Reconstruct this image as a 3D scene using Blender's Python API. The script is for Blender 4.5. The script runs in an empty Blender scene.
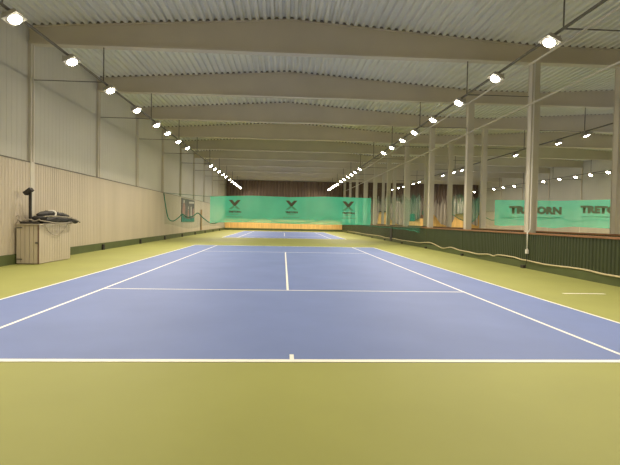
import bpy, bmesh, math, random
from mathutils import Vector, Matrix
random.seed(7)
SC = bpy.context.scene
COL = SC.collection
PI = math.pi

# ------------------------------------------------------------------ dimensions (metres)
XL, XA, XB, XR = -9.0, 9.0, 12.4, 30.4      # left wall, two column rows, right wall
Y0, Y1 = -6.4, 66.4                          # end walls
BAYS = [5.8 + 6 * k for k in range(11)]      # frames from the first one before the near court
ZB, ZE, ZR = 7.55, 8.14, 8.73                 # beam soffit, eaves, ridge
ZRAIL = 6.32
ORD = ['first', 'second', 'third', 'fourth', 'fifth', 'sixth', 'seventh', 'eighth', 'ninth', 'tenth', 'eleventh', 'twelfth',
       'thirteenth', 'fourteenth', 'fifteenth', 'sixteenth', 'seventeenth', 'eighteenth', 'nineteenth', 'twentieth',
       'twenty-first', 'twenty-second', 'twenty-third', 'twenty-fourth', 'twenty-fifth']


def nth(i, hidden=1):
    """ordinal counted from the first one in view"""
    return ORD[i - hidden] if i >= hidden else 'out of view ' + ORD[i]


# ------------------------------------------------------------------ materials
def mat(name, col, rough=0.6, var=0.08, scale=3.0, metal=0.0, spec=0.4, stretch=(1, 1, 1), emit=0.0, bump=0.0, alpha=1.0):
    m = bpy.data.materials.new(name)
    m.use_nodes = True
    nt = m.node_tree
    b = nt.nodes['Principled BSDF']
    b.inputs['Roughness'].default_value = rough
    b.inputs['Metallic'].default_value = metal
    b.inputs['Specular IOR Level'].default_value = spec
    tc = nt.nodes.new('ShaderNodeTexCoord')
    mp = nt.nodes.new('ShaderNodeMapping')
    mp.inputs['Scale'].default_value = stretch
    no = nt.nodes.new('ShaderNodeTexNoise')
    no.inputs['Scale'].default_value = scale
    no.inputs['Detail'].default_value = 4
    cr = nt.nodes.new('ShaderNodeValToRGB')
    cr.color_ramp.elements[0].position = 0.3
    cr.color_ramp.elements[1].position = 0.7
    cr.color_ramp.elements[0].color = [c * (1 - var) for c in col] + [1]
    cr.color_ramp.elements[1].color = [min(1, c * (1 + var)) for c in col] + [1]
    nt.links.new(tc.outputs['Object'], mp.inputs['Vector'])
    nt.links.new(mp.outputs['Vector'], no.inputs['Vector'])
    nt.links.new(no.outputs['Fac'], cr.inputs['Fac'])
    nt.links.new(cr.outputs['Color'], b.inputs['Base Color'])
    if emit:
        b.inputs['Emission Color'].default_value = (1.0, 0.90, 0.72, 1)
        b.inputs['Emission Strength'].default_value = emit
    if bump:
        bp = nt.nodes.new('ShaderNodeBump')
        bp.inputs['Strength'].default_value = bump
        nt.links.new(no.outputs['Fac'], bp.inputs['Height'])
        nt.links.new(bp.outputs['Normal'], b.inputs['Normal'])
    if alpha < 1:
        out = nt.nodes['Material Output']
        tr = nt.nodes.new('ShaderNodeBsdfTransparent')
        tl = nt.nodes.new('ShaderNodeBsdfTranslucent')
        nt.links.new(cr.outputs['Color'], tl.inputs['Color'])
        m1 = nt.nodes.new('ShaderNodeMixShader')
        m1.inputs['Fac'].default_value = 0.35
        nt.links.new(b.outputs[0], m1.inputs[1])
        nt.links.new(tl.outputs[0], m1.inputs[2])
        m2 = nt.nodes.new('ShaderNodeMixShader')
        m2.inputs['Fac'].default_value = alpha
        nt.links.new(tr.outputs[0], m2.inputs[1])
        nt.links.new(m1.outputs[0], m2.inputs[2])
        nt.links.new(m2.outputs[0], out.inputs['Surface'])
    return m


M = {
    'floor': mat('green_acrylic', (0.285, 0.297, 0.092), 0.62, 0.05, 0.6, spec=0.22),
    'court': mat('blue_acrylic', (0.152, 0.205, 0.425), 0.62, 0.05, 0.7, spec=0.20),
    'line': mat('white_line_paint', (0.80, 0.80, 0.76), 0.6, 0.02),
    'plank': mat('white_painted_plank', (0.47, 0.41, 0.315), 0.6, 0.06, 1.2, stretch=(1, 1, .15)),
    'panel': mat('pale_grey_panel', (0.48, 0.465, 0.385), 0.5, 0.04, 0.5),
    'deck': mat('galvanised_roof_deck', (0.70, 0.69, 0.60), 0.45, 0.05, 0.7),
    'steel': mat('grey_beige_steel', (0.57, 0.515, 0.41), 0.5, 0.04, 0.8),
    'column': mat('cream_column_paint', (0.55, 0.51, 0.42), 0.5, 0.04, 1.0),
    'dark': mat('black_rubber', (0.025, 0.022, 0.02), 0.6, 0.2, 8),
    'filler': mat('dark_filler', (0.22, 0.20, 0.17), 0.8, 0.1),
    'rod': mat('dark_steel_rod', (0.13, 0.12, 0.10), 0.5, 0.1),
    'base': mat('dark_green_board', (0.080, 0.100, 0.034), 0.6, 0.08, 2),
    'slat': mat('dark_green_slat', (0.035, 0.048, 0.016), 0.6, 0.12, 1.2, stretch=(1, 3, .3)),
    'rail': mat('brown_wood_rail', (0.26, 0.125, 0.055), 0.5, 0.15, 3, stretch=(4, .4, 4)),
    'hose': mat('cream_hose', (0.55, 0.47, 0.28), 0.6, 0.1, 6),
    'tarp': mat('green_mesh_tarp', (0.10, 0.80, 0.56), 0.7, 0.06, 0.8, alpha=0.57),
    'net': mat('green_netting', (0.03, 0.36, 0.24), 0.8, 0.1, 2, alpha=0.11),
    'netdense': mat('gathered_green_netting', (0.03, 0.30, 0.20), 0.8, 0.1, 2, alpha=0.18),
    'netheavy': mat('bunched_green_netting', (0.05, 0.36, 0.26), 0.8, 0.1, 2, alpha=0.36),
    'netrope': mat('green_rope', (0.03, 0.19, 0.125), 0.7, 0.1, 6),
    'ink': mat('dark_print', (0.055, 0.060, 0.035), 0.7, 0.1, 5),
    'ink_pale': mat('faded_green_print', (0.05, 0.25, 0.15), 0.7, 0.05, 5),
    'ink_faint': mat('very_faint_print', (0.07, 0.40, 0.25), 0.7, 0.05, 5),
    'ink_mid': mat('olive_print', (0.10, 0.15, 0.085), 0.7, 0.05, 5),
    'curtain': mat('brown_slat_curtain', (0.120, 0.083, 0.062), 0.8, 0.25, 2.2, stretch=(3, 1, .08)),
    'drape': mat('pale_drape', (0.29, 0.255, 0.21), 0.8, 0.45, 2.6, stretch=(3, 1, .12)),
    'wood': mat('golden_wood', (0.78, 0.50, 0.18), 0.5, 0.14, 1.6, stretch=(4, 1, .3)),
    'white': mat('white_plastic', (0.75, 0.73, 0.68), 0.5, 0.03),
    'greybag': mat('worn_grey_canvas', (0.30, 0.27, 0.21), 0.8, 0.2, 9),
    'housing': mat('lamp_housing', (0.40, 0.38, 0.33), 0.4, 0.05),
    'lens': mat('glowing_lamp_glass', (1, 1, 0.95), 0.3, 0.0, emit=60.0),
    'red': mat('red_enamel', (0.45, 0.04, 0.03), 0.4, 0.05),
    'poster_dark': mat('dark_poster_print', (0.085, 0.075, 0.065), 0.5, 0.4, 1.1),
    'poster_teal': mat('teal_print', (0.02, 0.17, 0.12), 0.6, 0.2, 3),
    'poster_red': mat('dull_red_print', (0.30, 0.16, 0.13), 0.5, 0.25, 4),
    'poster_pale': mat('pale_print', (0.48, 0.44, 0.38), 0.5, 0.15, 4),
    'box_green': mat('green_plastic', (0.03, 0.16, 0.10), 0.5, 0.1),
    'box_brown': mat('dark_brown_wood', (0.13, 0.075, 0.045), 0.6, 0.15),
    'pole_wood': mat('bare_wood', (0.34, 0.22, 0.10), 0.6, 0.15, 2, stretch=(3, 3, .3)),
}


# ------------------------------------------------------------------ mesh helpers
class MB:
    def __init__(s):
        s.v = []; s.f = []

    def add(s, vs, fs):
        o = len(s.v)
        s.v += [tuple(v) for v in vs]
        s.f += [tuple(i + o for i in f) for f in fs]
        return s

    def box(s, x0, x1, y0, y1, z0, z1, tx=0, ty=0):
        """box; tx, ty pull the bottom face in"""
        return s.add([(x0 + tx, y0 + ty, z0), (x1 - tx, y0 + ty, z0), (x1 - tx, y1 - ty, z0), (x0 + tx, y1 - ty, z0),
                      (x0, y0, z1), (x1, y0, z1), (x1, y1, z1), (x0, y1, z1)],
                     [(3, 2, 1, 0), (4, 5, 6, 7), (0, 1, 5, 4), (1, 2, 6, 5), (2, 3, 7, 6), (3, 0, 4, 7)])

    def obox(s, c, half, R):
        vs = []
        for dz in (-1, 1):
            for dx, dy in ((-1, -1), (1, -1), (1, 1), (-1, 1)):
                vs.append(Vector(c) + R @ Vector((dx * half[0], dy * half[1], dz * half[2])))
        return s.add(vs, [(3, 2, 1, 0), (4, 5, 6, 7), (0, 1, 5, 4), (1, 2, 6, 5), (2, 3, 7, 6), (3, 0, 4, 7)])

    def prism(s, poly, y0, y1):
        """poly in x, z swept along y"""
        n = len(poly)
        return s.add([(x, y0, z) for x, z in poly] + [(x, y1, z) for x, z in poly],
                     [tuple(range(n)), tuple(range(2 * n - 1, n - 1, -1))] +
                     [(i, i + n, (i + 1) % n + n, (i + 1) % n) for i in range(n)])

    def tube(s, pts, r, n=8, flat=1.0):
        pts = [Vector(p) for p in pts]
        rs = r if isinstance(r, (list, tuple)) else [r] * len(pts)
        vs = []; fs = []
        for i, p in enumerate(pts):
            t = (pts[min(i + 1, len(pts) - 1)] - pts[max(i - 1, 0)]).normalized()
            up = Vector((0, 0, 1)) if abs(t.z) < 0.95 else Vector((0, 1, 0))
            a = t.cross(up).normalized(); b = a.cross(t).normalized()
            for k in range(n):
                th = 2 * PI * k / n
                vs.append(p + a * math.cos(th) * rs[i] + b * math.sin(th) * rs[i] * flat)
        for i in range(len(pts) - 1):
            for k in range(n):
                k2 = (k + 1) % n
                fs.append((i * n + k, i * n + k2, (i + 1) * n + k2, (i + 1) * n + k))
        fs.append(tuple(range(n - 1, -1, -1)))
        o = (len(pts) - 1) * n
        fs.append(tuple(range(o, o + n)))
        return s.add(vs, fs)

    def sheet(s, rows):
        """grid of points rows[i][j]"""
        n = len(rows[0])
        return s.add([p for r in rows for p in r],
                     [(i * n + j, i * n + j + 1, (i + 1) * n + j + 1, (i + 1) * n + j)
                      for i in range(len(rows) - 1) for j in range(n - 1)])

    def build(s, name, m, parent=None, smooth=False, bevel=0.0):
        o0 = Vector(parent_world(parent)) if parent else Vector()
        me = bpy.data.meshes.new(name)
        me.from_pydata([Vector(v) - o0 for v in s.v], [], s.f)
        me.materials.append(M[m] if isinstance(m, str) else m)
        bm = bmesh.new(); bm.from_mesh(me)
        bmesh.ops.recalc_face_normals(bm, faces=bm.faces)
        bm.to_mesh(me); bm.free()
        if smooth:
            for p in me.polygons: p.use_smooth = True
        o = bpy.data.objects.new(name, me)
        COL.objects.link(o)
        if parent: o.parent = parent
        if bevel:
            b = o.modifiers.new('edge', 'BEVEL'); b.width = bevel; b.segments = 2; b.limit_method = 'ANGLE'
        return o


def parent_world(o):
    v = Vector()
    while o:
        v += o.location
        o = o.parent
    return v


def tag(o, label=None, cat=None, group=None, kind=None):
    if label: o['label'] = label
    if cat: o['category'] = cat
    if group: o['group'] = group
    if kind: o['kind'] = kind
    return o


def empty(name, loc):
    o = bpy.data.objects.new(name, None)
    o.location = loc
    o.empty_display_size = 0.2
    COL.objects.link(o)
    return o


def smooth_path(pts, n=6):
    """Catmull-Rom through the points"""
    P = [Vector(p) for p in pts]
    out = []
    for i in range(len(P) - 1):
        a = P[max(i - 1, 0)]; b = P[i]; c = P[i + 1]; d = P[min(i + 2, len(P) - 1)]
        for k in range(n):
            t = k / n
            out.append(0.5 * ((2 * b) + (c - a) * t + (2 * a - 5 * b + 4 * c - d) * t * t + (3 * b - a - 3 * c + d) * t ** 3))
    out.append(P[-1])
    return out


def interp(pts, x):
    if x <= pts[0][0]: return pts[0][1]
    for (a, b), (c, d) in zip(pts, pts[1:]):
        if x <= c: return b + (d - b) * (x - a) / (c - a)
    return pts[-1][1]


def roof_z(x):
    if x <= XA: return ZR - (ZR - ZE) * abs(x) / 9.0
    if x <= XB: return ZE
    return ZR - (ZR - ZE) * abs(x - 21.4) / 9.0


# ------------------------------------------------------------------ floor and courts
fl = MB().box(XL - .4, XR + .4, Y0 - .2, Y1 + .4, -0.15, 0.0).build('floor', 'floor')
tag(fl, 'olive green acrylic hall floor around the blue courts', 'floor', kind='structure')


def court(cx, y0, lab):
    H, S, Ln = 5.485, 4.115, 23.77
    c = MB().box(cx - H, cx + H, y0, y0 + Ln, 0.0, 0.003).build('court_surface', 'court')
    tag(c, lab, 'court', kind='structure')
    m = MB(); w = 0.05; z0, z1 = 0.003, 0.006
    m.box(cx - H, cx + H, y0, y0 + .10, z0, z1)
    m.box(cx - H, cx + H, y0 + Ln - .10, y0 + Ln, z0, z1)
    for x in (-H, H - w): m.box(cx + x, cx + x + w, y0 + .1, y0 + Ln - .1, z0, z1)
    for x in (-S - w / 2, S - w / 2): m.box(cx + x, cx + x + w, y0 + .1, y0 + Ln - .1, z0, z1)
    for y in (y0 + 5.485, y0 + 18.285): m.box(cx - S + w / 2, cx + S - w / 2, y - w / 2, y + w / 2, z0, z1)
    m.box(cx - w / 2, cx + w / 2, y0 + 5.485 + w / 2, y0 + 18.285 - w / 2, z0, z1)
    for y in (y0 + .1, y0 + Ln - .30): m.box(cx - w / 2, cx + w / 2, y, y + .2, z0, z1)
    ln = m.build('court_lines', 'line', c)
    ln['label'] = 'white painted court lines'
    return c


court(0, 0.0, 'blue tennis court with white lines nearest the camera')
court(0, 36.3, 'blue tennis court behind the green net banner')
court(21.4, 0.0, 'blue tennis court in the neighbouring hall beyond the columns')
court(21.4, 36.3, 'second blue tennis court in the neighbouring hall beyond its net')
tag(MB().add([(6.47, 5.47, 0), (6.49, 5.40, 0), (7.0, 5.42, 0), (7.49, 5.39, 0), (7.47, 5.47, 0), (7.0, 5.49, 0),
              (6.47, 5.47, .004), (6.49, 5.40, .004), (7.0, 5.42, .004), (7.49, 5.39, .004), (7.47, 5.47, .004), (7.0, 5.49, .004)],
             [(5, 4, 3, 2, 1, 0), (6, 7, 8, 9, 10, 11)] + [(i, (i + 1) % 6, (i + 1) % 6 + 6, i + 6) for i in range(6)]).build('floor_tape', 'line'),
    'short strip of white tape on the green floor right of the court', 'tape')


# ------------------------------------------------------------------ walls
def boarded(xw, side, y0, y1, z0, z1, pitch, depth, gap):
    """vertical boards with open grooves, facing side (+1 faces +x); returns an MB"""
    m = MB(); prof = []
    y = y0
    while y < y1:
        e = min(y + pitch, y1)
        prof += [(y, 0), (y + gap, depth), (e - .002, depth), (e - .001, 0)]
        y = e
    rows = [[(xw + side * d, yy, z) for yy, d in prof] for z in (z0, z1)]
    m.sheet(rows)
    return m


def long_wall(name, bname, x, side, lab, blab):
    # pale metal panels above, boarding below
    m = MB()
    m.box(min(x, x - side * .2), max(x, x - side * .2), Y0, Y1, 0, ZE)
    w = m.build(name, 'panel')
    tag(w, lab, 'wall', kind='structure')
    p = boarded(x, side, Y0, Y1, 3.48, ZE - .05, 0.30, 0.014, 0.02).build('metal_panel', 'panel', w)
    b = boarded(x + side * .06, side, Y0, Y1, 0.33, 3.44, 0.171, 0.034, 0.024)
    b.box(min(x, x + side * .06), max(x, x + side * .06), Y0, Y1, .30, 3.44)
    b.build('plank_cladding', 'plank', w)
    MB().box(min(x, x + side * .11), max(x, x + side * .11), Y0, Y1, 3.44, 3.475).build('cap_strip', 'rod', w)
    bb = MB().box(min(x, x + side * .14), max(x, x + side * .14), Y0, Y1, 0, .33).build(bname, 'base')
    tag(bb, blab, 'baseboard', kind='structure')
    return w


long_wall('wall_left', 'baseboard_left', XL - .02, 1, 'left hall wall of pale metal panels over white vertical planks',
          'dark green baseboard along the left wall')
long_wall('wall_right', 'baseboard_right', XR, -1, 'far right wall of the neighbouring hall beyond the columns',
          'dark green baseboard along the far right wall')
for i, y in enumerate(BAYS):
    m = MB().box(XL - .02, XL + .10, y - .13, y + .13, 0.33 if i == 1 else 3.48, ZB).box(XL - .02, XL + .14, y - .03, y + .03, 3.48, ZB)
    tag(m.build('column', 'column'), nth(i) + ' flat steel column from the front on the left wall', 'column', kind='structure')
    m = MB().box(XL + .12, XL + .20, y + .32, y + .52, 0, .27)
    if i > 1: tag(m.build('anchor_block', 'dark'), 'small dark anchor block by the ' + nth(i) + ' left wall column', 'block', 'anchor blocks along the left baseboard')
    m = MB().box(XR - .10, XR + .02, y - .08, y + .08, 0.33, ZB)
    tag(m.build('column', 'steel'), nth(i, 6) + ' thin column from the front on the far right wall', 'column', kind='structure')

# near end wall (behind the camera) and far end wall
wb = MB().box(XL - .2, XR + .2, Y0 - .2, Y0, 0, ZE)
wb.prism([(XL - .2, ZE), (XA, ZE), (0, ZR + .1)], Y0 - .2, Y0).prism([(XB, ZE), (XR + .2, ZE), (21.4, ZR + .1)], Y0 - .2, Y0)
tag(wb.build('wall_front', 'plank'), 'pale end wall behind the camera', 'wall', kind='structure')
we = MB().box(XL - .2, XR + .2, Y1, Y1 + .2, 0, ZE)
we.prism([(XL - .2, ZE), (XA, ZE), (0, ZR + .1)], Y1, Y1 + .2).prism([(XB, ZE), (XR + .2, ZE), (21.4, ZR + .1)], Y1, Y1 + .2)
we = we.build('wall_back', 'panel')
tag(we, 'far end wall with pale gable and golden wood boarding', 'wall', kind='structure')
bo = MB(); x = XL
while x < XR:
    e = min(x + .42, XR)
    bo.box(x + .008, e, Y1 - .05, Y1 + .01, .30, 3.3)
    x = e
bo.build('wood_boarding', 'wood', we)
tag(MB().box(XL, XR, Y1 - .10, Y1 + .01, 0, .30).build('baseboard_back', 'base'), 'dark green baseboard along the far end wall', 'baseboard', kind='structure')


def pleats(x0, x1, y, top, hem, amp, wl, step, jit=0.3, nz=5):
    xs = []; xx = x0
    while xx < x1: xs.append(xx); xx += step
    xs.append(x1)
    rows = []
    r = random.Random(int(x0 * 10) + 3)
    ph = [r.uniform(-1, 1) * jit for _ in xs]
    for k in range(nz):
        t = k / (nz - 1)
        rows.append([(a, y + amp * math.sin(2 * PI * a / wl + ph[i] + t * .8 * math.sin(a * 1.7)), top(a) * (1 - t) + hem(a) * t) for i, a in enumerate(xs)])
    return MB().sheet(rows)


c1 = pleats(XL + .3, XA - .2, Y1 - .28, lambda a: 7.45, lambda a: 1.78, .06, .46, .077)
tag(c1.build('curtain', 'curtain', smooth=True), 'tall dark brown pleated curtain on the far end wall above the wood boards', 'curtain')
c2 = pleats(XA + .1, XR - .7, Y1 - .28, lambda a: 7.7, lambda a: 3.1, .06, .46, .077)
tag(c2.build('curtain', 'curtain', smooth=True), 'dark brown curtain on the end wall of the neighbouring hall, seen between columns', 'curtain')
HEM = [(9.2, 1.2), (13.32, 1.25), (14.09, 1.26), (14.35, 3.24), (15.43, 3.27), (16.07, 2.06), (17.01, 1.32), (17.95, 1.03), (18.87, 1.2),
       (20.09, 1.98), (21.32, 2.46), (22.23, 3.3), (23.19, 2.34), (23.83, 1.44), (24.93, 1.15), (25.55, 1.47), (26.14, 3.01), (27.5, 3.2), (27.9, 2.9), (28.3, 1.9), (29.0, 1.35), (30, 1.2)]
rj = random.Random(5)
TOPS = [(9 + .065 * k, rj.uniform(3.9, 5.9)) for k in range(330)]
c3 = pleats(XA + .2, XR - .7, Y1 - .62, lambda a: interp(TOPS, a), lambda a: interp(HEM, a), .13, .52, .065, 1.1, 7)
tag(c3.build('drape', 'drape', smooth=True), 'crumpled pale drape with a scalloped hem in front of the wood boards', 'drape')

# ------------------------------------------------------------------ roof
deck = []
x = XL - .1; pitch = .268
while x < XR + .1:
    for dx, dz in ((0, .08), (.085, .08), (.125, 0), (.228, 0)):
        deck.append((x + dx, dz))
    x += pitch
rows = [[(a, y, roof_z(a) + d) for a, d in deck] for y in (Y0 - .2, Y1 + .2)]
dk = MB().sheet(rows)
dk = dk.build('ceiling', 'deck')
tag(dk, 'ribbed metal roof deck over the beams', 'ceiling', kind='structure')
MB().sheet([[(a, y, roof_z(a) + .16) for a in (XL - .3, 0, XA, XB, 21.4, XR + .3)] for y in (Y0 - .3, Y1 + .3)]).build('roof_cover', 'filler', dk)

for i, y in enumerate(BAYS):
    xs = [XL, 0, XA, XB, 21.4, XR]
    top = [(a, roof_z(a)) for a in xs]
    web = [(XL, ZB)] + [(XR, ZB)] + top[::-1]
    m = MB().prism(web, y - .06, y + .06)
    m.box(XL, XR, y - .16, y + .16, ZB - .03, ZB + .05)
    for a, b in zip(xs, xs[1:]):
        m.prism([(a, roof_z(a) - .03), (b, roof_z(b) - .03), (b, roof_z(b)), (a, roof_z(a))], y - .14, y + .14)
    bm_ = m.build('roof_beam', 'steel')
    tag(bm_, nth(i) + ' deep gabled roof beam from the front', 'roof beam', kind='structure')
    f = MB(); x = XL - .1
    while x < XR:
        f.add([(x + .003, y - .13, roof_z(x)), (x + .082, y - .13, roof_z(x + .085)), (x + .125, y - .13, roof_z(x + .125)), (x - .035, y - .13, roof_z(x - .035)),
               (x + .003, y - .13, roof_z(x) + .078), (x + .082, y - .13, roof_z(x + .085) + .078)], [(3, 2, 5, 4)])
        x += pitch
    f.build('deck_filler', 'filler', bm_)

# ------------------------------------------------------------------ the two rows of free standing columns
for row, (xc, lab) in enumerate(((XA + .02, 'cream column from the front in the row beside the court'),
                                 (XB - .05, 'cream column from the front in the second row beyond the corridor'))):
    for i, y in enumerate(BAYS):
        m = MB()
        w, d, t = .15, .15, .022
        m.box(xc - w, xc + w, y - d, y - d + t, 0, ZB - .03).box(xc - w, xc + w, y + d - t, y + d, 0, ZB - .03)
        m.box(xc - w + .02, xc + w - .02, y - d + t, y + d - t, 0, ZB - .03)
        tag(m.build('column', 'column', bevel=.006), nth(i) + ' ' + lab, 'column', kind='structure')

for xx, nm, lab in ((XA - .02, 'tie_beam', 'long pale tie tube running along the near column row'),):
    m = MB().box(xx - .20, xx - .155, Y0 + .1, Y1 - .1, 5.98, 6.03)
    tag(m.build(nm, 'column'), lab, 'beam', kind='structure')

# ------------------------------------------------------------------ low barriers beside the corridor
def barrier(xf, side, lab, feet):
    """xf = face seen from the court on the left; 12 bays"""
    r = empty('court_barrier', (xf, 30, 0))
    tag(r, lab, 'barrier')
    y = Y0 + .1
    edges = [Y0 + .1, 5.8 - 6] + BAYS + [Y1 - .12]
    for a, b in zip(edges, edges[1:]):
        m = MB(); q = a + .004
        prof = []
        while q < b - .02:
            e = min(q + .155, b - .004)
            prof += [(q, 0), (q + .05, .045), (e - .02, .045), (e - .004, 0)]
            q = e
        m.sheet([[(xf + .03 - d, yy, z) for yy, d in prof] for z in (.26, 1.25)])
        m.box(xf + .03, xf + .06, a + .004, b - .004, .02, 1.25)
        p = m.build('slat_panel', 'slat', r)
    MB().box(xf - .05, xf + .062, Y0 + .1, Y1 - .12, 1.25, 1.315).build('cap_rail', 'rail', r, bevel=.01)
    MB().box(xf - .02, xf + .03, Y0 + .1, Y1 - .12, 0, .26).build('floor_shade_board', 'base', r)  # dark green board stands in for the shaded floor along the barrier foot
    if feet:
        for y in BAYS:
            MB().box(xf - .12, xf - .02, y - .24, y - .04, 0, .11).build('foot', 'dark', r)
        MB().box(xf - .06, xf + .0, 33.0, 33.7, .05, 1.26).build('gate_post', 'dark', r)['label'] = 'dark gate post'
    return r


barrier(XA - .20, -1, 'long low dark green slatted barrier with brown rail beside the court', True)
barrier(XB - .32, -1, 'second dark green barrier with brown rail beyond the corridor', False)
HOSE = [(60, .25), (52, .27), (45, .26), (38.19, .31), (35.6, .25), (32.6, .28), (30.01, .26), (27.22, .28), (25.28, .29), (23.16, .40), (22.2, .35), (21.3, .26),
        (20.45, .21), (19.37, .32), (18.22, .25), (16.93, .24), (15.77, .22), (14.72, .29), (14.23, .25), (13.78, .33), (12.5, .34), (11.89, .3), (11.38, .3),
        (10.39, .27), (9.51, .28), (8.72, .3), (8.01, .3), (7.36, .27), (6.77, .27), (5, .27), (2, .28)]
xf = XA - .20
tag(MB().tube(smooth_path([(xf - .035 - .02 * math.sin(y * 1.3), y, z) for y, z in HOSE], 5), .026, 7).build('hose', 'hose', smooth=True),
    'long cream hose sagging along the foot of the green barrier', 'hose')
cp = empty('conduit', (XA - .19, 11.38, 0))
tag(cp, 'thin pale conduit with white socket on the column behind the barrier', 'conduit')
MB().tube([(XA - .19, 11.38, 7.5), (XA - .19, 11.38, 1.45), (XA - .285, 11.38, 1.30), (XA - .285, 11.38, .68)], .021, 8).build('pipe', 'white', cp, smooth=True)
MB().box(XA - .33, XA - .25, 11.32, 11.44, .55, .70).build('socket', 'white', cp, bevel=.01)
MB().tube([(XA - .285, 11.38, .55), (XA - .29, 11.38, .30), (XA - .31, 11.42, .05)], .012, 6).build('cable', 'dark', cp)
tag(MB().box(XA - .30, XA - .14, 59.58, 59.65, 4.2, 4.5).build('alarm_box', 'red', bevel=.02), 'tiny red alarm box high on a distant column', 'alarm')

# ------------------------------------------------------------------ lamps on rails
def rail_thing(x, y0, y1, brace_to, lab, pale_dx):
    r = empty('lamp_rail', (x, y0, ZRAIL))
    tag(r, lab, 'rail')
    MB().box(x - .03, x + .03, y0, y1, ZRAIL - .025, ZRAIL + .025).build('rail', 'rod', r)
    for y in BAYS:
        if y0 - .1 < y < y1 + .1:
            MB().tube([(x, y, ZRAIL + .02), (x, y, ZB - .03)], .022, 6).build('hanger_rod', 'rod', r)
            s = 1 if brace_to > x else -1
            MB().tube([(x + s * .03, y, ZRAIL), (brace_to, y, ZRAIL)], .016, 6).build('brace', 'rod', r)
    if pale_dx:
        MB().tube([(x + pale_dx, y0, ZRAIL - .06), (x + pale_dx, y1, ZRAIL - .06)], .03, 6).build('cable_pipe', 'column', r)
        for y in BAYS:
            if y0 < y < y1:
                MB().box(x + .03, x + pale_dx - .03, y - .02, y + .02, ZRAIL - .02, ZRAIL).build('pipe_bracket', 'rod', r)
    return r


rail_thing(-6.5, Y0 + .3, Y1 - .5, XL + .1, 'long dark lamp rail hung along the left wall', 0)
rail_thing(6.5, Y0 + .3, Y1 - .5, XA - .16, 'long dark lamp rail hung beside the near column row', .45)
rail_thing(14.9, Y0 + .3, Y1 - .5, XB + .12, 'dark lamp rail in the neighbouring hall just beyond the columns', 0)
rail_thing(27.3, Y0 + .3, Y1 - .5, XR - .1, 'dark lamp rail along the far right wall', 0)

proto = empty('floodlight', (0, 0, 0))
mb = MB().box(-.05, .05, -.05, .05, -.02, .04)
mb.box(-.18, -.165, -.03, .03, -.10, .0).box(.165, .18, -.03, .03, -.10, .0).box(-.18, .18, -.03, .03, -.035, -.02)
mb.build('bracket', 'housing', proto)
mb = MB().box(-.19, .19, -.24, .24, -.19, -.13).box(-.16, .16, -.21, .21, -.13, -.085)
for k in range(6):
    mb.box(-.13, .13, -.17 + k * .062, -.155 + k * .062, -.085, -.06)
mb.build('housing', 'housing', proto)
mb = MB()
prof = [(1.0, 0), (.96, -.03), (.80, -.055), (.5, -.072), (.02, -.08)]
mb.sheet([[(.135 * q * math.cos(2 * PI * k / 16), .17 * q * math.sin(2 * PI * k / 16), -.19 + z) for k in range(17)] for q, z in prof])
mb.build('lens', 'lens', proto, smooth=True)
mb = MB()
mb.sheet([[(a * math.cos(2 * PI * k / 16), b * math.sin(2 * PI * k / 16), z) for k in range(17)] for a, b, z in ((.138, .173, -.19), (.155, .195, -.205), (.155, .195, -.188))])
mb.build('lens_ring', 'housing', proto, smooth=True)
la = bpy.data.lights.new('lamp_glow', 'AREA')
la.shape = 'ELLIPSE'; la.size = .26; la.size_y = .33
la.color = (1.0, .87, .67)
la.spread = math.radians(158)
la.energy = 212
lo = bpy.data.objects.new('lamp_glow', la)
lo.location = (0, 0, -.278)
lo.parent = proto
COL.objects.link(lo)
first = [True]


TILT = math.radians(27)
for ch in proto.children:
    if ch.name != 'bracket': ch.rotation_euler = (0, -TILT, 0)


def lamp(x, y, label, group):
    if first[0]:
        r = proto; first[0] = False
    else:
        r = proto.copy(); COL.objects.link(r)
        for ch in proto.children:
            c = ch.copy(); COL.objects.link(c); c.parent = r
    r.location = (x, y, ZRAIL)
    r.rotation_euler = (0, 0, 0 if x in (-6.5, 14.9) else PI)   # the lamp heads lean towards the middle of each hall
    tag(r, label, 'lamp', group)


ROW_L = [6.15, 9.12, 12.23, 15.33, 18.47, 20.66, 23.3, 25.89, 35.93, 38.29, 40.92, 43.9, 46.41, 50.0, 52.6, 55.2, 57.6, 60.0, 62.0, 63.9]
ROW_R = [6.24, 9.27, 12.37, 15.45, 18.46, 20.85, 23.5, 25.8, 35.6, 38.33, 40.6, 43.1, 46.2, 49.0, 52.6, 55.2, 57.6, 60.0, 62.0, 63.9]
BACK = [3.1, 0.1, -2.9]
for i, y in enumerate(ROW_L): lamp(-6.5, y, 'glowing floodlight on the left wall rail, ' + ORD[i] + ' from the front', 'floodlights along the left wall')
for i, y in enumerate(ROW_R):
    lamp(6.5, y, 'glowing floodlight on the rail beside the near columns, ' + ORD[i] + ' from the front', 'floodlights beside the near columns')
lamp(6.5, 3.1, 'floodlight on the near column rail out of view, ahead of the camera', 'floodlights beside the near columns')
lamp(-6.5, 3.1, 'floodlight on the left wall rail out of view, ahead of the camera', 'floodlights along the left wall')
for i, y in enumerate(BACK[1:]):
    lamp(-6.5, y, 'floodlight on the left wall rail out of view, ' + ('above the near baseline', 'behind the camera')[i], 'floodlights along the left wall')
    lamp(6.5, y, 'floodlight on the near column rail out of view, ' + ('above the near baseline', 'behind the camera')[i], 'floodlights beside the near columns')
ROW_A = [6.0, 9.0, 12.0, 14.9, 17.77, 20.24, 25.1, 34.45, 36.4, 39.3, 47.28, 49.6, 54.2, 56.8, 60.2]
ROW_B = [6.0, 9.0, 12.0, 15.0, 18.0, 20.5, 23.0, 25.8, 33.4, 35.7, 37.9, 40.5, 43.4, 49.7, 52.5, 55.2, 61.6]
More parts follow.
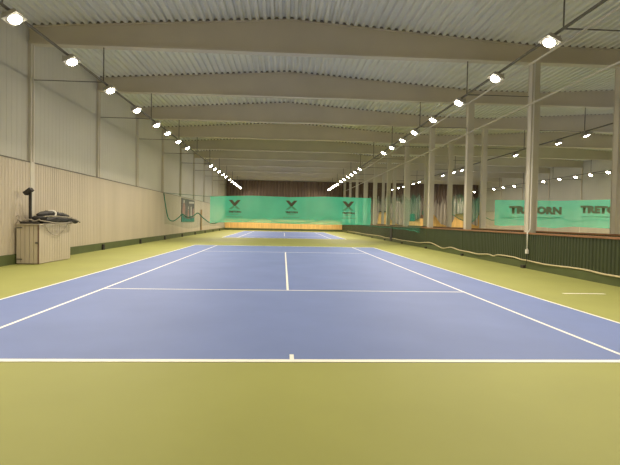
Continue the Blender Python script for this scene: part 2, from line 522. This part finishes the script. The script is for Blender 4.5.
for i, y in enumerate(ROW_A):
    lamp(14.9, y, ('glowing floodlight on the rail just beyond the columns, ' + ORD[i - 4] + ' from the front') if i > 3 else
         ('floodlight out of view on the rail just beyond the columns, ' + ORD[i]), 'floodlights beyond the columns')
for i, y in enumerate(ROW_B):
    lamp(27.3, y, ('glowing floodlight on the far right wall rail, ' + ORD[i - 8] + ' from the front') if i > 7 else
         ('floodlight out of view on the far right wall rail, ' + ORD[i]), 'floodlights along the far right wall')

lamp(27.3, 58.2, 'added unseen floodlight on the far right wall rail, behind a column of the second row', 'floodlights along the far right wall')  # extra lamp out of sight, added to brighten the end wall boards
lamp(27.3, 64.3, 'added unseen last floodlight on the far right wall rail, behind a near column', 'floodlights along the far right wall')  # also added unseen, to light the wood at the far end
lamp(14.9, 62.6, 'floodlight on the rail just beyond the columns, hidden behind a near column', 'floodlights beyond the columns')

# ------------------------------------------------------------------ divider nets with banners
def wave(x, z=0):
    return .035 * math.sin(x * 1.9) + .02 * math.sin(x * 4.7 + 1) + .012 * math.sin(z * 5 + x)


def net_sheet(xs, ytop, top, bot, yf, nz=4):
    return MB().sheet([[(a, yf(a), top(a) * (1 - k / nz) + bot(a) * k / nz) for a in xs] for k in range(nz + 1)])


def frange(a, b, n):
    return [a + (b - a) * k / n for k in range(n + 1)]


def banner_mesh(x0, x1, yb, top, bot, n):
    xs = frange(x0, x1, n)
    return MB().sheet([[(a, yb + wave(a, k), top(a) * (1 - k / 8) + bot(a) * k / 8) for a in xs] for k in range(9)])


def text_mesh(s, name, m, parent, cx, cz, w, h, yb, bold=0.03):
    cu = bpy.data.curves.new(name, 'FONT')
    cu.body = s; cu.size = 1; cu.offset = bold; cu.resolution_u = 3
    t = bpy.data.objects.new(name, cu)
    COL.objects.link(t)
    bpy.context.view_layer.update()
    me = bpy.data.meshes.new_from_object(t.evaluated_get(bpy.context.evaluated_depsgraph_get()))
    bpy.data.objects.remove(t); bpy.data.curves.remove(cu)
    xs = [v.co.x for v in me.vertices]; ys = [v.co.y for v in me.vertices]
    a0, a1, b0, b1 = min(xs), max(xs), min(ys), max(ys)
    o0 = parent_world(parent)
    for v in me.vertices:
        X = cx + ((v.co.x - a0) / (a1 - a0) - .5) * w
        Z = cz + ((v.co.y - b0) / (b1 - b0) - .5) * h
        v.co = Vector((X, yb + wave(X) - .035, Z)) - o0
    me.materials.clear(); me.materials.append(M[m])
    me.name = name
    o = bpy.data.objects.new(name, me); COL.objects.link(o); o.parent = parent
    return o


def flat_poly(polys, name, m, parent, yb, dy=-.035):
    mb = MB()
    for p in polys:
        mb.add([(a, yb + wave(a) + dy, z) for a, z in p], [tuple(range(len(p)))])
    return mb.build(name, m, parent)


def ragged(cx, half, z, h, seed):
    rr = random.Random(seed)
    xs = frange(cx - half, cx + half, 24)
    return [(a, z - h) for a in xs] + [(a, z + h * rr.uniform(.1, 1.3)) for a in xs[::-1]]


YN = 29.85
ROPE = [(-8.9, 3.42), (-8.77, 2.55), (-8.55, 1.6), (-8.19, 1.39), (-7.76, 1.69), (-7.54, 1.91), (-7.18, 1.70), (-6.75, 1.78), (-6.42, 2.01), (-6.02, 1.65),
        (-5.46, 1.28), (-4.89, 1.40), (-4.31, 2.01), (-4.1, 2.05), (-3.54, 1.51), (-3.1, 1.41), (-2.59, 1.57), (-2.15, 1.83), (-1.79, 1.99), (-0.97, 1.52),
        (-.15, 1.42), (1.11, 1.41), (2.44, 1.58), (3.26, 1.93), (4.09, 1.54), (5.22, 1.41), (6.4, 1.28)]
RP = smooth_path([(a, 0, z) for a, z in ROPE], 5)
RZ = [(p.x, p.z) for p in RP]
dn = empty('divider_net', (0, YN, 0))
tag(dn, 'green dividing net with banner hung across the hall behind the near court', 'net')
TOP1 = [(-9, 3.45), (-5.6, 3.24), (-2.5, 3.36), (0.3, 3.30), (3.0, 3.40), (6.4, 3.36), (9, 3.4)]
# netting hanging below and beside the banner
net_sheet(frange(-8.9, 6.4, 90), YN, lambda a: interp(TOP1, a), lambda a: interp(RZ, a) - .05, lambda a: YN + .10 + wave(a)).build('netting', 'net', dn, smooth=True)
tail = frange(-8.85, -4.4, 24)
net_sheet(tail, YN, lambda a: interp(RZ, a), lambda a: min(interp(RZ, a) - .2, 1.0 + .15 * math.sin(a * 2)), lambda a: YN + .14 + wave(a), 2).build('hanging_net', 'netdense', dn, smooth=True)
MB().tube([(p.x, YN + .12 + wave(p.x), p.z) for p in RP], .036, 6).build('hem_rope', 'netrope', dn, smooth=True)
MB().tube([(a, YN + .10, interp(TOP1, a)) for a in frange(-8.9, 6.4, 20)], .012, 5).build('top_cable', 'netrope', dn)
BOT1 = [(-5.6, 1.30), (-4.2, 1.36), (-2.6, 1.38), (.3, 1.33), (2.5, 1.31), (4.6, 1.33), (6.4, 1.36)]
bn = banner_mesh(-5.52, 6.38, YN - .03, lambda a: interp(TOP1, a), lambda a: interp(BOT1, a), 90).build('banner', 'tarp', dn, smooth=True)
bn['label'] = 'green mesh banner with three dark X logos'
for cx, dz in ((-3.72, 0), (.45, .04), (4.68, .06)):
    z = dz
    up = []
    for s in (-1, 1):
        up.append([(cx + s * .44, 3.02 + z), (cx + s * .18, 3.02 + z), (cx - s * .10, 2.71 + z), (cx - s * .06, 2.56 + z), (cx + s * .10, 2.62 + z)])
    lo_ = []
    for s in (-1, 1):
        lo_.append([(cx + s * .10, 2.62 + z), (cx + s * .01, 2.50 + z), (cx + s * .22, 2.34 + z), (cx + s * .42, 2.34 + z)])
    lg = flat_poly(up, 'logo', 'ink', bn, YN - .03)
    lg['label'] = 'dark X logo'
    flat_poly(lo_, 'logo_base', 'ink_pale', bn, YN - .03)
    text_mesh('TRETORN', 'lettering', 'ink', bn, cx + .02, 2.15 + z, .92, .15, YN - .03, .05)
    for half, zz in ((.28, 1.97), (.60, 1.78)):
        flat_poly([ragged(cx, half, zz + z, .012, int(cx * 10))], 'small_print', 'ink_mid', bn, YN - .03)
# the right end of the net is drawn forward and gathered against the barrier
G = smooth_path([(6.4, YN + .1, 0), (7.1, 28.9, 0), (7.8, 27.3, 0), (8.25, 25.9, 0), (8.42, 24.9, 0), (8.48, 24.3, 0)], 6)
n = len(G) - 1
gt = lambda i: 3.36 + .1 * math.sin(i)
gb = lambda i: (1.28 - .30 * (i / n) + .02 * math.sin(i * .9))
rows = [[(p.x, p.y, gt(i) * (1 - k / 5) + gb(i) * k / 5) for i, p in enumerate(G)] for k in range(6)]
MB().sheet(rows).build('side_net', 'net', dn, smooth=True)
rows = [[(p.x + .05, p.y - .05, (gt(i) - .12 + .08 * math.sin(i)) * (1 - k / 5) + (gb(i) - .06) * k / 5) for i, p in list(enumerate(G))[n // 2:]] for k in range(6)]
MB().sheet(rows).build('gathered_net', 'netdense', dn, smooth=True)
MB().tube([(p.x, p.y, gb(i)) for i, p in enumerate(G)], .02, 6).build('side_rope', 'netrope', dn, smooth=True)

# neighbouring hall
d2 = empty('divider_net', (20, YN, 0))
tag(d2, 'green dividing net with large lettered banner in the neighbouring hall', 'net')
R2 = smooth_path([(a, 0, z) for a, z in [(12.62, 2.3), (13.2, 1.93), (13.91, 1.72), (14.29, 1.8), (14.89, 2.49), (15.06, 2.2), (15.53, 1.93), (15.92, 1.90), (16.69, 2.15), (17.47, 2.01),
                                         (19, 1.95), (21, 2.2), (22, 1.9), (24, 2.1), (26, 1.9), (28, 2.1), (30, 2.4)]], 5)
RZ2 = [(p.x, p.z) for p in R2]
net_sheet(frange(12.62, 14.95, 16), YN, lambda a: 3.6 + .2 * math.sin(a * 3), lambda a: interp(RZ2, a), lambda a: YN + .12 + .1 * math.sin(a * 9)).build('gathered_net', 'netheavy', d2, smooth=True)
net_sheet(frange(14.95, 30.1, 50), YN, lambda a: 3.45, lambda a: interp(RZ2, a) - .45, lambda a: YN + .1 + wave(a)).build('netting', 'net', d2, smooth=True)
MB().tube([(p.x, YN + .10 + wave(p.x), p.z) for p in R2], .028, 6).build('hem_rope', 'netrope', d2, smooth=True)
TOP2 = [(15.8, 3.42), (18, 3.45), (21, 3.47), (25, 3.65), (28.6, 3.75)]
BOT2 = [(15.8, 1.52), (16.3, 1.45), (18, 1.52), (20.5, 1.35), (22, 1.50), (25, 1.40), (28.6, 1.45)]
b2 = banner_mesh(15.85, 28.6, YN - .03, lambda a: interp(TOP2, a), lambda a: interp(BOT2, a), 80).build('banner', 'tarp', d2, smooth=True)
b2['label'] = 'green mesh banner with large dark lettering'
for cx, z in ((19.04, 2.70), (24.6, 2.84)):
    text_mesh('TRETORN', 'lettering', 'ink_mid', b2, cx, z, 4.12, .60, YN - .03, .07)
    flat_poly([ragged(cx, 2.05, z - .54, .03, 3)], 'small_print', 'ink_faint', b2, YN - .03)
MB().add([(16.2, YN + .06, 1.55), (17.2, YN + .06, 1.6), (17.2, YN + .06, 2.75), (16.2, YN + .06, 2.7)], [(0, 1, 2, 3)]).build('patch', 'netdense', d2)

# ------------------------------------------------------------------ left wall: poster, upright board
po = empty('wall_poster', (XL + .1, 39, 2.35))
tag(po, 'large dark poster with pale and reddish shapes on the left wall', 'poster')
MB().box(XL + .06, XL + .115, 36.1, 41.95, 1.28, 3.36).build('board', 'poster_dark', po)


def patch(polys, m, name):
    mb = MB()
    for p in polys:
        n = len(p)
        mb.add([(XL + .115, a, z) for a, z in p] + [(XL + .122, a, z) for a, z in p],
               [tuple(range(n, 2 * n))] + [(i, (i + 1) % n, (i + 1) % n + n, i + n) for i in range(n)])
    return mb.build(name, m, po)


patch([[(36.12, 1.29), (41.93, 1.29), (41.93, 1.75), (41.0, 1.66), (39.5, 1.52), (37.8, 1.6), (36.9, 1.8), (36.12, 1.95)]], 'poster_teal', 'teal_print')
patch([[(36.4, 1.9), (37.3, 1.6), (37.6, 2.5), (37.2, 3.0), (36.7, 2.9), (36.4, 2.4)], [(38.5, 1.6), (39.3, 1.6), (39.2, 2.4), (38.7, 2.4)],
       [(41.0, 1.7), (41.7, 1.7), (41.6, 2.6), (41.1, 2.5)]], 'poster_red', 'red_print')
patch([[(39.2, 2.98), (41.6, 3.05), (41.6, 3.22), (39.2, 3.15)], [(40.0, 1.7), (40.5, 1.7), (40.5, 2.75), (40.0, 2.65)],
       [(36.7, 2.95), (37.2, 2.95), (37.25, 3.2), (36.75, 3.2)], [(38.8, 2.45), (39.1, 2.45), (39.1, 2.7), (38.8, 2.7)]], 'poster_pale', 'pale_print')
tag(MB().box(XL + .10, XL + .20, 45.5, 45.95, .40, 2.55).build('upright_board', 'pole_wood', bevel=.01), 'brown wooden board fixed upright on the left wall past the poster', 'board')

# ------------------------------------------------------------------ cabinet in the left foreground
cx0, cx1, cy0, cy1, ch = XL + .15, -8.13, 10.68, 13.0, 1.33
cab = empty('storage_cabinet', ((cx0 + cx1) / 2, (cy0 + cy1) / 2, 0))
tag(cab, 'plank storage cabinet painted white against the left wall', 'cabinet')
MB().box(cx0, cx1 - .03, cy0 + .035, cy1, .04, ch - .03).build('body', 'plank', cab)
m = MB(); y = cy0 + .03
while y < cy1 - .01:
    e = min(y + .178, cy1); m.box(cx1 - .03, cx1, y + .012, e - .004, .02, ch - .03); y = e
m.build('side_planks', 'plank', cab)
m = MB(); x = cx0 + .01
while x < cx1 - .05:
    e = min(x + .137, cx1 - .03); m.box(x + .010, e - .004, cy0, cy0 + .03, .03, ch - .04); x = e
dr = m.build('door', 'plank', cab)
for z in (.17, 1.2):
    MB().box(cx0 + .02, cx0 + .20, cy0 - .014, cy0, z - .02, z + .02).build('hinge', 'rod', dr)
MB().box(cx1 - .10, cx1 - .02, cy0 - .02, cy0, .68, .74).build('latch', 'rod', dr)
MB().box(cx1 - .028, cx1 + .006, cy0 - .006, cy0 + .032, .02, ch - .03).build('corner_strip', 'box_brown', cab)['label'] = 'dark corner strip'
MB().box(cx0 - .0, cx1 + .05, cy0 - .06, cy1 + .04, ch - .03, ch).build('top_board', 'plank', cab, bevel=.006)

pm = empty('signal_post', (-8.51, 10.9, ch))
tag(pm, 'black post with a tilted flat head standing on the white cabinet', 'post')
MB().box(-8.66, -8.36, 10.80, 11.00, ch, ch + .015).build('base_plate', 'dark', pm)
MB().box(-8.545, -8.475, 10.865, 10.935, ch + .015, 2.39).build('pole', 'dark', pm)
MB().obox((-8.56, 10.88, 2.40), (.135, .11, .06), Matrix.Rotation(math.radians(-38), 3, 'Y')).build('head', 'dark', pm, bevel=.01)


def roll(pts, r, name, m, lab, seed, flat=.75, cat='net roll'):
    rr = random.Random(seed)
    P = smooth_path(pts, 6)
    k = len(P)
    rs = [r * (1 - .55 * abs(2 * i / (k - 1) - 1) ** 4) * rr.uniform(.86, 1.12) for i in range(k)]
    P = [p + Vector((rr.uniform(-.012, .012), 0, rr.uniform(-.008, .008))) for p in P]
    o = MB().tube(P, rs, 10, flat).build(name, m, smooth=True)
    tag(o, lab, cat)
    return o


Z = ch
roll([(-8.24, 11.1, Z + .125), (-8.21, 11.8, Z + .13), (-8.2, 12.5, Z + .13), (-8.12, 13.0, Z + .12), (-8.06, 13.42, Z + .07)], .13, 'rolled_net', 'dark', 'long black rolled net along the court side edge of the cabinet top', 1, .9)
roll([(-8.56, 11.4, Z + .13), (-8.58, 11.9, Z + .135), (-8.56, 12.5, Z + .13), (-8.52, 12.95, Z + .12)], .14, 'rolled_net', 'dark', 'black rolled net lying nearest the wall on the cabinet', 2, .9)
top_roll = roll([(-8.34, 11.05, Z + .30), (-8.36, 11.6, Z + .35), (-8.38, 12.2, Z + .34), (-8.32, 12.85, Z + .28), (-8.28, 13.1, Z + .26)], .125, 'rolled_net', 'dark', 'black rolled net on top of the two others, tied with a white strap', 3, .8)
tag(MB().tube(smooth_path([(-8.09, 10.95, Z + .25), (-8.06, 11.4, Z + .27), (-8.07, 12.0, Z + .26), (-8.03, 12.6, Z + .23), (-7.99, 13.2, Z + .14), (-7.97, 13.45, Z + .05)], 5), [.02] * 20 + [.028] * 6, 7).build('folded_strap', 'greybag', smooth=True),
    'pale webbing strap lying along the long black roll', 'strap')
tag(MB().tube(smooth_path([(-8.75, 11.25, Z + .06), (-8.74, 11.8, Z + .08), (-8.74, 12.4, Z + .07), (-8.72, 12.9, Z + .06)], 4), .05, 8).build('canvas_roll', 'greybag', smooth=True),
    'slim grey canvas roll tucked between the black rolls and the wall', 'canvas')
rg = []
for k in range(15):
    a = 2 * PI * k / 14
    rg.append((-8.37 + .15 * math.cos(a), 12.05 + .03 * math.sin(a * 2), Z + .335 + .125 * math.sin(a)))
MB().tube(rg, .03, 6, 1).build('strap', 'white', top_roll, smooth=True)['label'] = 'white strap'
tag(MB().box(-8.72, -8.12, 10.64, 10.74, Z, Z + .075).build('black_bar', 'dark', bevel=.015), 'flat black bar lying along the front edge of the cabinet top', 'bar')
roll([(-8.60, 11.05, Z + .17), (-8.40, 11.0, Z + .18), (-8.2, 11.05, Z + .20), (-8.14, 11.2, Z + .22)], .09, 'black_bag', 'dark', 'small black bag crammed between the post and the rolled nets', 4, .9, 'bag')
tag(MB().tube(smooth_path([(-8.86, 10.82, Z + .12), (-8.75, 10.78, Z + .06), (-8.6, 10.79, Z + .12), (-8.45, 10.78, Z + .14), (-8.3, 10.78, Z + .10), (-8.15, 10.79, Z + .16)], 5), .022, 7).build('hose', 'greybag', smooth=True),
    'short grey hose lying at the front of the cabinet top', 'hose')
tag(MB().tube(smooth_path([(-8.10, 10.7, Z + .12), (-8.04, 11.1, Z + .08), (-8.03, 11.7, Z + .03), (-8.03, 12.4, Z + .03), (-8.03, 12.95, Z + .05)], 5), .018, 7).build('pole', 'greybag', smooth=True),
    'bent pale pole along the court side of the black rolls', 'pole')
tag(MB().tube(smooth_path([(-8.07, 10.95, Z - .02), (-8.10, 11.3, Z - .26), (-8.105, 11.75, Z - .40), (-8.105, 12.1, Z - .36), (-8.09, 12.45, Z - .18), (-8.06, 12.65, Z + .02)], 6), .009, 6).build('cord', 'greybag', smooth=True),
    'thin cord hanging in a loop down the side of the white cabinet', 'cord')
for k, (x, z, r_) in enumerate(((-8.84, Z + .06, .05), (-8.78, Z + .17, .045), (-8.72, Z + .04, .035))):
    rg = [(x + r_ * math.cos(2 * PI * q / 12), 10.72 + .01 * k + .05 * math.sin(2 * PI * q / 12), z + r_ * math.sin(2 * PI * q / 12)) for q in range(13)]
wl = MB().tube(smooth_path([(-8.87, 10.75, Z + .02), (-8.82, 10.72, Z + .10), (-8.88, 10.75, Z + .22), (-8.80, 10.76, Z + .26), (-8.76, 10.72, Z + .12), (-8.70, 10.75, Z + .02), (-8.66, 10.78, Z + .18), (-8.62, 10.8, Z + .03)], 6), .013, 6)
tag(wl.build('wire', 'greybag', smooth=True), 'tangled pale wire at the wall end of the cabinet top', 'wire')

# ------------------------------------------------------------------ things at the far end of the neighbouring hall
cb = empty('wooden_cupboard', (20.8, 65.0, 0))
tag(cb, 'plain golden wooden cupboard by the crumpled drape', 'cupboard')
MB().box(20.33, 21.30, 64.7, 65.2, .06, 2.22).build('body', 'wood', cb)
MB().box(20.38, 20.81, 64.68, 64.70, .12, 2.16).build('door', 'wood', cb)
MB().box(20.83, 21.25, 64.68, 64.70, .12, 2.16).build('door', 'wood', cb)
MB().box(20.38, 21.25, 64.74, 65.16, 0, .06).build('plinth', 'box_brown', cb)
tag(MB().box(20.45, 21.25, 64.75, 65.15, 2.22, 2.78).build('crate', 'box_brown', bevel=.02), 'dark brown crate on the golden wooden cupboard', 'crate')
tag(MB().box(20.75, 21.40, 64.75, 65.15, 2.78, 3.38).build('crate', 'box_green', bevel=.02), 'dark green crate on top of the dark brown crate', 'crate')
ub = empty('wooden_bench', (19.5, 65.0, 0))
tag(ub, 'long wooden locker bench left of the golden cupboard', 'bench')
MB().box(18.4, 20.30, 64.6, 65.2, 1.60, 1.75).build('top', 'wood', ub)
for xx in (18.62, 19.4, 20.2): MB().box(xx, xx + .08, 64.65, 65.15, 0, 1.60).build('leg', 'wood', ub)
MB().box(18.7, 20.2, 64.66, 64.70, .5, 1.60).build('front_board', 'wood', ub)
tag(MB().box(18.85, 19.50, 64.7, 65.1, 1.75, 2.90, ).build('locker', 'box_green', bevel=.02), 'upright dark green locker standing on the wooden bench', 'locker')

# ------------------------------------------------------------------ camera, world, view
cam = bpy.data.cameras.new('camera')
cam.sensor_width = 36; cam.sensor_fit = 'HORIZONTAL'
cam.lens = 474.0 / 620 * 36
cam.clip_end = 200
co = bpy.data.objects.new('camera', cam)
COL.objects.link(co)
yaw, pitch, roll_ = 0.05637, -0.02528, 0.01824
f = Vector((math.sin(yaw) * math.cos(pitch), math.cos(yaw) * math.cos(pitch), math.sin(pitch)))
r0 = Vector((math.cos(yaw), -math.sin(yaw), 0)); u0 = r0.cross(f)
r = r0 * math.cos(roll_) + u0 * math.sin(roll_)
u = -r0 * math.sin(roll_) + u0 * math.cos(roll_)
R = Matrix((r, u, -f)).transposed().to_4x4()
co.matrix_world = Matrix.Translation((-0.1234, -5.326, 1.608)) @ R
SC.camera = co

w = bpy.data.worlds.new('world'); SC.world = w
w.use_nodes = True
w.node_tree.nodes['Background'].inputs['Color'].default_value = (0, 0, 0, 1)
w.node_tree.nodes['Background'].inputs['Strength'].default_value = 0.0
SC.cycles.use_denoising = True
SC.cycles.max_bounces = 8
SC.cycles.diffuse_bounces = 5
SC.cycles.transparent_max_bounces = 16
SC.cycles.sample_clamp_indirect = 6
SC.view_settings.view_transform = 'Standard'
SC.view_settings.look = 'None'
SC.view_settings.gamma = 1
SC.view_settings.use_curve_mapping = False
SC.view_settings.exposure = 0.0
